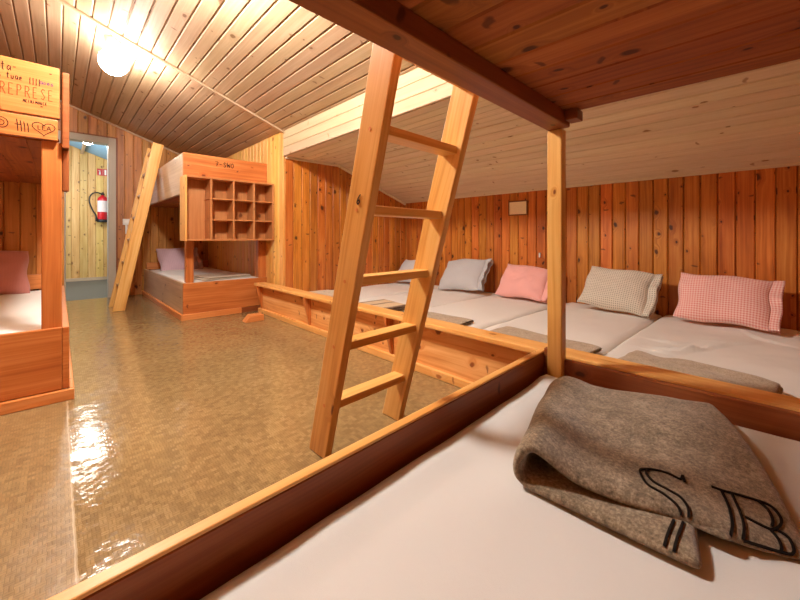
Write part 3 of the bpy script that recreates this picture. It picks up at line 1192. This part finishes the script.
# ------------------------------------------------------------------ left bunk
lb = empty('bunk_bed', 'left bunk bed at the photo edge with writing on its upper boards', 'bunk bed', (-.4, 3.4, 0))
SL = (-.4, 3.4, 0)
LX0 = -.80
part('lower_front_board', (LX0, 2.37, .052), (.014, 2.395, .348), M['bunk'], lb, SL, X)
part('lower_end_board', (.0145, 2.372, .052), (.040, 4.42, .348), M['bunk'], lb, SL, Y)
part('plinth', (LX0, 2.345, 0), (.058, 2.369, .052), M['plinth'], lb, SL, X)
part('plinth', (.0405, 2.3695, 0), (.058, 4.42, .052), M['plinth'], lb, SL, Y)
part('post', (-.057, 2.396, .03), (.014, 2.45, 1.235), M['bunk'], lb, SL, Z)
part('post', (LX0, 2.396, .03), (LX0 + .07, 2.45, 1.235), M['bunk'], lb, SL, Z)
ub = part('upper_front_board', (LX0, 2.37, 1.342), (.006, 2.395, 1.582), M['bunk'], lb, SL, X)
ub2 = part('lower_fascia_board', (LX0, 2.37, 1.236), (.000, 2.395, 1.334), M['bunk'], lb, SL, X)
part('upper_end_board', (.0145, 2.366, 1.205), (.040, 4.42, 1.568), M['bunk_dark'], lb, SL, Y)
mb = MB()
mb.board((.0145, 2.40, 1.0), (.040, 2.50, 1.2045), Z, .006, 2, None,
         cuts=[(Vector((0, 2.45, 1.02)), Vector((0, .5, -1)).normalized())])
for p in mb.v:
    p -= Vector(SL)
mb.build('bracket', M['bunk_dark'], lb)
part('headboard', (LX0, 4.39, .335), (.013, 4.42, .46), M['plinth'], lb, SL, X)
mb = MB()
x = LX0
while x < .0:
    b = min(x + .115, .013)
    mb.board((x, 2.452, 1.24), (b, 4.42, 1.262), Y, .003, 1)
    x = b
for p in mb.v:
    p -= Vector(SL)
mb.build('upper_deck', M['deck'], lb)
mb = MB()
cladding(mb, LX0, .040, 4.4215, X, 1, 0, 1.568)
for p in mb.v:
    p -= Vector(SL)
mb.build('back_panel', M['wall_old'], lb)
part('lower_deck', (LX0, 2.46, .14), (.013, 4.385, .165), M['deck'], lb, SL, Y)
yb = 2.37
mb = MB()
o_ = lambda x, z: Vector((x, yb, z)) - Vector(SL)
ex, ez = (1, 0, 0), (0, 0, 1)
mb0 = MB()
write(mb0, 'REPRESE', o_(-.186, 1.418), (.5, 0, 0), (0, 0, 1), .050, (0, -1, 0), .0030, 1.02, .02)
mb0.build('inscription', M['pencil'], ub)
mb = MB()
mb = MB()
write(mb, 'sta-', o_(-.20, 1.522), (.6, 0, 0), ez, .04, (0, -1, 0), .003, .72, .04)
mb.build('inscription', M['ink'], ub)
mb = MB()
write(mb, 'os tuae', o_(-.205, 1.488), (.6, 0, 0), ez, .03, (0, -1, 0), .003, .72, .04)
mb.build('inscription', M['ink'], ub)
mb = MB()
write(mb, 'IIII', o_(-.098, 1.478), ex, ez, .032, (0, -1, 0), .0028, .32, .03)
mb.build('inscription', M['ink'], ub)
mb = MB()
write(mb, 'MEIRIMOUCE', o_(-.115, 1.394), (.7, 0, 0), ez, .012, (0, -1, 0), .0022, .95, .04)
mb.build('inscription', M['ink'], ub)
mb = MB()
write(mb, '-', o_(-.06, 1.375), ex, ez, .02, (0, -1, 0), .004)
mb.build('inscription', M['ink'], ub)
mb = MB()
write(mb, '-', o_(-.03, 1.535), ex, ez, .02, (0, -1, 0), .004)
mb.build('inscription', M['ink'], ub)
mb = MB()
write(mb, 'aoes', o_(-.062, 1.49), ex, ez, .022, (0, -1, 0), .0025, .55, .05)
mb.build('inscription', M['ink_blue'], ub)
mb = MB()
pts = [o_(-.185 + .028 * math.cos(a) * (a / 15), 1.285 + .028 * math.sin(a) * (a / 15)) for a in [i * .35 for i in range(4, 46)]]
mb.ribbon(pts, (0, -1, 0), .003, .0008)
mb.build('inscription', M['ink'], ub2)
mb = MB()
for i in range(4):
    xx = -.135 + i * .011
    mb.ribbon([o_(xx, 1.312 - .004 * i), o_(xx + .003, 1.285), o_(xx + .004, 1.258)], (0, -1, 0), .003, .0008)
mb.ribbon([o_(-.142, 1.288), o_(-.122, 1.288)], (0, -1, 0), .003, .0008)
mb.build('inscription', M['ink'], ub2)
mb = MB()
hp = []
for i in range(33):
    a = 2 * math.pi * i / 32
    hp.append(o_(-.048 + .0024 * 16 * math.sin(a) ** 3, 1.285 + .0021 * (13 * math.cos(a) - 5 * math.cos(2 * a) - 2 * math.cos(3 * a) - math.cos(4 * a))))
mb.ribbon(hp, (0, -1, 0), .003, .0008)
mb.build('inscription', M['ink'], ub2)
mb = MB()
write(mb, 'LEA', o_(-.068, 1.278), ex, ez, .02, (0, -1, 0), .0028, .75, .04)
mb.build('inscription', M['ink'], ub2)
m3 = weld(rounded_box(.80, 1.92, .165, .03, .05, .004, 14.0).build('mattress', M['sheet']))
m3.location = (-.392, 3.42, .1655)
tag(m3, 'mattress with white sheet in the lower left bunk at the photo edge', 'mattress')
p3 = pillow('pillow', 'dusky mauve pillow standing at the head of the left bunk', M['p_mauve'], .5, .38, .14, 17, hem=0)
lean(p3, (-.42, 4.24, .49), R(0), R(66), R(2))

# ------------------------------------------------------------------ sleeping platform
SPP = (1.55, 1.6, 0)
sp = empty('sleeping_platform', 'long low sleeping platform of pine with a ledge along its front', 'sleeping platform', SPP)
part('front_board', (1.535, YN + .02, .03), (1.557, 3.76, .280), M['front'], sp, SPP, Y, .003)
part('base_batten', (1.512, YN + .02, 0), (1.534, 3.76, .045), M['ledge'], sp, SPP, Y, .004)
part('ledge', (1.470, YN + .02, .2805), (1.585, 3.76, .308), M['ledge'], sp, SPP, Y, .006)
for y in (.68, 1.70, 2.72, 3.70):
    mb = MB()
    mb.board((1.472, y - .012, .046), (1.5345, y + .012, .280), Z, .003, 2, None,
             cuts=[(Vector((1.522, y, .046)), Vector((-.97, 0, -.24)).normalized())])
    for p in mb.v:
        p -= Vector(SPP)
    mb.build('bracket', M['bunk'], sp)
mb = MB()
y = YN + .02
while y < YE - .01:
    b = min(y + .14, YE - .003)
    mb.board((1.56, y, .05), (XB - .003, b, .072), X, .002, 1)
    y = b
for p in mb.v:
    p -= Vector(SPP)
mb.build('platform_deck', M['deck'], sp)

# five mattresses side by side
bounds = [3.462, 2.757, 2.05, 1.34, .63, -.085]
mlabels = ['white-sheeted mattress at the far end of the platform, against the end wall',
           'white-sheeted mattress on the platform with a striped blanket at its foot',
           'white-sheeted mattress on the platform under the fine pink pillow',
           'white-sheeted mattress on the platform under the grey-white checked pillow',
           'white-sheeted mattress on the platform under the pink gingham pillow']
rid = [[], [], [], [],
       [(-.17, .10, 2.2, .10, .011, .014), (-.11, .05, 2.35, .11, .011, .013), (-.24, .13, 2.1, .09, .011, .012), (.05, -.03, 2.6, .10, .010, .010), (.42, -.20, .9, .16, .012, .010), (-.02, .16, 2.0, .08, .010, .010), (.2, -.1, 2.3, .12, .01, .008)]]
for i in range(5):
    w = bounds[i] - bounds[i + 1]
    o = weld(rounded_box(1.765, w - .006, .128, .034, .014 if i == 4 else .05, .004, 30 + i * 3.3, ridges=rid[i]).build('mattress', M['sheet']))
    o.location = (1.588 + .8835, (bounds[i] + bounds[i + 1]) / 2, .0725)
    tag(o, mlabels[i], 'mattress', 'mattresses along the sleeping platform')
ZM = .201

pl = [('pillow', 'pale grey-blue pillow at the far corner of the platform, partly behind the ladder', M['p_white'], .46, .34, .14, 41, (3.16, 3.13), 50, 0),
      ('pillow', 'blue-grey pillow leaning at the back wall, left of the fine pink pillow', M['p_blue'], .50, .38, .14, 42, (3.14, 2.36), 52, 5),
      ('pillow', 'fine pink pillow leaning at the back wall just left of the bunk post', M['p_pink'], .47, .35, .14, 43, (3.14, 1.66), 50, -2),
      ('pillow', 'grey and white checked pillow leaning at the back wall, right of the bunk post', M['p_grey'], .46, .35, .14, 44, (3.13, .900), 56, -5),
      ('pillow', 'pink gingham pillow leaning at the back wall, rightmost on the platform', M['p_ging'], .465, .335, .13, 45, (3.14, .285), 60, -1)]
for nme, lb_, m_, l_, h_, T_, sd, (px, py), tl, rl_ in pl:
    o = pillow(nme, lb_, m_, l_, h_, T_, sd, hem=.05, group='pillows along the sleeping platform')
    zc = ZM + h_ / 2 * math.sin(R(tl)) + T_ * .22
    lean(o, (px, py, zc), R(-90), R(tl), R(rl_))

put(folded('blanket', 'pale cream blanket folded flat at the foot of the far end mattress', M['wool_cream'], .40, .40, 2, .014, 51, .002, .006), (1.66, 3.05, ZM + .004), R(4))
put(folded('blanket', 'tan blanket with dark stripes folded on the platform behind the ladder', M['stripe'], .42, .34, 3, .014, 52, .002, .006), (1.64, 2.24, ZM + .004), R(-6))
put(folded('blanket', 'grey-brown blanket on the platform just right of the ladder', M['wool_pale'], .36, .46, 2, .013, 53, .002, .006), (1.64, 1.62, ZM + .004), R(6))
put(folded('blanket', 'grey-brown blanket on the platform behind the bunk post', M['wool_pale'], .36, .56, 2, .013, 54, .002, .006), (1.64, .93, ZM + .004), R(-4))
put(folded('blanket', 'grey-brown blanket on the platform behind the side rail, below the pink gingham pillow', M['wool_pale'], .35, .47, 3, .017, 55, .002, .016), (1.61, .28, ZM + .004), R(-7))

# ------------------------------------------------------------------ small things on the walls
sg = empty('wall_plaque', 'small cream wall plaque in a thin brown frame on the alcove back wall', 'plaque', (XB, 1.836, 1.07), 0)
one((-.012, -.092, -.062), (-.002, .092, .062), Y, .002).build('panel', M['cream'], sg)
mb = MB()
for lo, hi in (((-.016, -.104, .0625), (-.001, .104, .075)), ((-.016, -.104, -.075), (-.001, .104, -.0625)),
               ((-.016, -.104, -.0625), (-.001, -.0925, .0625)), ((-.016, .0925, -.0625), (-.001, .104, .0625))):
    mb.board(lo, hi, None, .002, 1)
mb.build('frame', M['frame_brown'], sg)
pg = MB().board((XB - .02, 1.60, .585), (XB - .001, 1.615, .63), Z, .004, 2).build('wall_hook', M['plastic'], shift=(XB, 1.607, .60))
tag(pg, 'tiny white hook on the alcove back wall above the fine pink pillow', 'hook')

sw = empty('light_switch', 'white light switch on the far wall beside the door, behind the narrow ladder', 'light switch', (.66, YF, .98))
one((-.038, -.012, -.04), (.038, -.001, .04), Z, .004).build('plate', M['plastic'], sw)
one((-.022, -.018, -.022), (.022, -.0125, .022), Z, .003).build('rocker', M['signwhite'], sw)
one((-.012, -.010, -.16), (.012, -.001, -.041), Z, .002).build('cable_duct', M['plastic'], sw)

fs = empty('safety_sign', 'small red and white sign on the corridor wall above the fire extinguisher', 'sign', (.60, YH, 1.96))
one((-.085, -.006, -.062), (.085, -.001, .062), X, .001).build('plate', M['signred'], fs)
mb = MB()
mb.lathe([(.012, -.008), (.012, -.0062)], (-.045, 0, -.002), 16, Y)
mb.board((-.057, -.008, -.045), (-.033, -.0062, -.002), Z, .0005, 1)
mb.board((-.050, -.008, .010), (-.040, -.0062, .030), Z, .0005, 1)
mb.board((-.066, -.008, .022), (-.050, -.0062, .030), X, .0005, 1)
mb.board((-.003, -.008, -.055), (.000, -.0062, .055), Z, .0003, 1)
mb.board((.020, -.008, -.048), (.048, -.0062, .048), Z, .0005, 1)
mb.build('symbol', M['signwhite'], fs)

fe = empty('wall_mounted_fire_extinguisher', 'red fire extinguisher with black hose hung on the corridor wall seen through the door', 'fire extinguisher', (.588, YH - .095, 1.06))
prof = [(.02, .0), (.070, .004), (.076, .02), (.076, .36), (.070, .39), (.05, .415), (.026, .428), (.024, .445)]
MB().lathe([(r_, h_ + .03) for r_, h_ in prof], (0, 0, 0), 28).build('cylinder', M['red'], fe, smooth=True)
MB().lathe([(.079, 0), (.081, .012), (.081, .040), (.078, .047)], (0, 0, -.012), 28).build('foot_ring', M['black'], fe, smooth=True)
mb = MB()
mb.lathe([(.022, .475), (.026, .48), (.026, .505), (.018, .512)], (0, 0, 0), 16)
mb.board((-.015, -.075, .512), (.015, .03, .522), Y, .003, 1)
mb.board((-.012, -.085, .487), (.012, -.02, .495), Y, .003, 1)
mb.build('valve_handle', M['black'], fe)
mb = MB()
hs = [(-.02, 0, .495), (-.07, -.01, .515), (-.13, -.015, .50), (-.175, -.02, .44), (-.185, -.02, .36), (-.165, -.02, .27), (-.13, -.02, .18), (-.10, -.02, .12), (-.088, -.02, .06)]
sm = []
for i in range(len(hs) - 1):
    p0, p1, p2, p3_ = [Vector(hs[max(0, min(len(hs) - 1, q))]) for q in (i - 1, i, i + 1, i + 2)]
    for q in range(5):
        t_ = q / 5
        sm.append(.5 * ((2 * p1) + (p2 - p0) * t_ + (2 * p0 - 5 * p1 + 4 * p2 - p3_) * t_ * t_ + (3 * p1 - p0 - 3 * p2 + p3_) * t_ ** 3))
sm.append(Vector(hs[-1]))
mb.tube(sm, .0115, 10)
mb.tube([(-.088, -.02, .065), (-.085, -.02, .0)], [.016, .02], 10)
mb.build('hose', M['black'], fe, smooth=True)
mb = MB()
seg = 14
vv, ff = [], []
for i in range(seg + 1):
    a = math.radians(-165 + 130 * i / seg)
    for z_ in (.17, .37):
        vv.append((.0768 * math.cos(a), .0768 * math.sin(a), z_))
for i in range(seg):
    ff.append([i * 2, i * 2 + 2, i * 2 + 3, i * 2 + 1])
mb.add(vv, ff)
mb.build('paper_label', M['label'], fe, smooth=True)
one((-.03, .0775, .20), (.03, .0945, .26), X, .002).build('wall_bracket', M['steel'], fe)


# ------------------------------------------------------------------ lamps
def globe_lamp(x, y, label, glow='globe'):
    zc = roof(x) - .17
    r = empty('ceiling_lamp', label, 'lamp', (x, y, zc), 0, 'ceiling lamps')
    mb = MB()
    mb.lathe([(.004, -.098)] + [(.098 * math.sin(math.pi * i / 16), -.098 * math.cos(math.pi * i / 16)) for i in range(1, 15)] + [(.045, .088)], (0, 0, 0), 28)
    mb.build('glass_globe', M[glow], r, smooth=True)
    mb = MB()
    mb.lathe([(.055, .0885), (.06, .092), (.06, .190)], (0, 0, 0), 24)
    mb.build('lamp_base', M['plastic'], r, smooth=True)
    return r


globe_lamp(.320, 3.61, 'round opal globe lamp glowing on the sloping white ceiling')
globe_lamp(.30, 1.85, 'round opal globe lamp on the ceiling in front of the left bunk', 'globe_near')

globe_lamp(.30, 6.62, 'round opal globe lamp on the corridor ceiling behind the door head', 'globe_hall')

# daylight reaching the corridor from a window at its side
ld = bpy.data.lights.new('corridor_daylight', 'AREA')
ld.shape = 'RECTANGLE'
ld.size, ld.size_y = 1.0, 1.2
ld.energy = 22
ld.color = (.80, .92, 1.0)
lo_ = bpy.data.objects.new('corridor_daylight', ld)
COL.objects.link(lo_)
lo_.location = (-.5, 7.3, 1.5)
lo_.rotation_euler = (0, R(-90), 0)

w = bpy.data.worlds.new('World')
S.world = w
w.use_nodes = True
bg = w.node_tree.nodes['Background']
bg.inputs[0].default_value = (.75, .88, 1.0, 1)
bg.inputs[1].default_value = .6

# ------------------------------------------------------------------ stitched letters on the near blanket
bpy.context.view_layer.update()
dg = bpy.context.evaluated_depsgraph_get()
ev = bl.evaluated_get(dg)
tree = BVHTree.FromObject(bl, dg)
LETTERS = {'S': [[(-0.1123, -0.1002), (-0.0912, -0.0939), (-0.1061, -0.0918), (-0.1056, -0.0722), (-0.1144, -0.0493), (-0.1309, -0.0335), (-0.1448, -0.035), (-0.1715, -0.0514), (-0.1774, -0.0753), (-0.186, -0.0947), (-0.1948, -0.1028), (-0.2021, -0.1054)], [(-0.1217, -0.0423), (-0.1362, -0.0429), (-0.1545, -0.0582), (-0.159, -0.08), (-0.1632, -0.0989), (-0.1785, -0.1112), (-0.1979, -0.1147)], [(-0.214, -0.097), (-0.25, -0.095), (-0.296, -0.0935)], [(-0.208, -0.109), (-0.25, -0.107), (-0.296, -0.1055)]], 'B': [[(-0.0821, -0.1358), (-0.0775, -0.1514)], [(-0.0796, -0.1498), (-0.1169, -0.1618), (-0.1574, -0.1676), (-0.1797, -0.1661)], [(-0.071, -0.1632), (-0.1134, -0.1762), (-0.1466, -0.1817), (-0.1724, -0.1808)], [(-0.0775, -0.1514), (-0.056, -0.188), (-0.0483, -0.2138), (-0.0669, -0.2257), (-0.0874, -0.2257), (-0.1068, -0.2188), (-0.1152, -0.2099), (-0.1193, -0.1826)], [(-0.052, -0.1978), (-0.0634, -0.2104), (-0.0851, -0.2162), (-0.1069, -0.2144)], [(-0.1068, -0.2188), (-0.1096, -0.233), (-0.1249, -0.2384), (-0.1372, -0.2373), (-0.1451, -0.2289), (-0.1724, -0.1808)], [(-0.1148, -0.2128), (-0.1254, -0.2212), (-0.1386, -0.225), (-0.1485, -0.2234)]]}


def smooth_line(p, n=6):
    out = []
    for i in range(len(p) - 1):
        a, b, c, d = [Vector(p[max(0, min(len(p) - 1, q))]) for q in (i - 1, i, i + 1, i + 2)]
        for k_ in range(n):
            t_ = k_ / n
            out.append(.5 * ((2 * b) + (c - a) * t_ + (2 * a - 5 * b + 4 * c - d) * t_ * t_ + (3 * b - a - 3 * c + d) * t_ ** 3))
    out.append(Vector(p[-1]))
    return out


for ch in ('S', 'B'):
    mb = MB()
    for st in LETTERS[ch]:
        if len(st) < 2:
            continue
        run, nr_ = [], Vector((0, 0, 0))
        for q in smooth_line([(a, b, 0) for a, b in st]):
            loc, nrm, idx, dist = tree.ray_cast(Vector((q.x, q.y, .3)), Vector((0, 0, -1)))
            if loc is not None and loc.z > .004:
                run.append(loc)
                nr_ += nrm if nrm.z > 0 else -nrm
        if len(run) > 1:
            mb.ribbon(run, nr_, .0038, .0028)
    if mb.v:
        c = mb.build('stitched_letter', M['stitch'], bl)

# ------------------------------------------------------------------ camera and view
cam = bpy.data.cameras.new('camera')
cam.sensor_width = 36.0
cam.lens = 363.0 / 800.0 * 36.0
cam.shift_y = -63.0 / 800.0
cam.clip_start = .02
co = bpy.data.objects.new('camera', cam)
COL.objects.link(co)
co.location = (0, 0, .78)
co.rotation_euler = (R(90), 0, R(-43.3))
S.camera = co
S.view_settings.view_transform = 'Standard'
S.view_settings.look = 'None'
S.view_settings.gamma = 1.0
S.view_settings.use_curve_mapping = False
S.view_settings.exposure = 0.2
S.cycles.use_denoising = True
S.cycles.max_bounces = 10
S.cycles.diffuse_bounces = 6
S.cycles.sample_clamp_indirect = 8.0
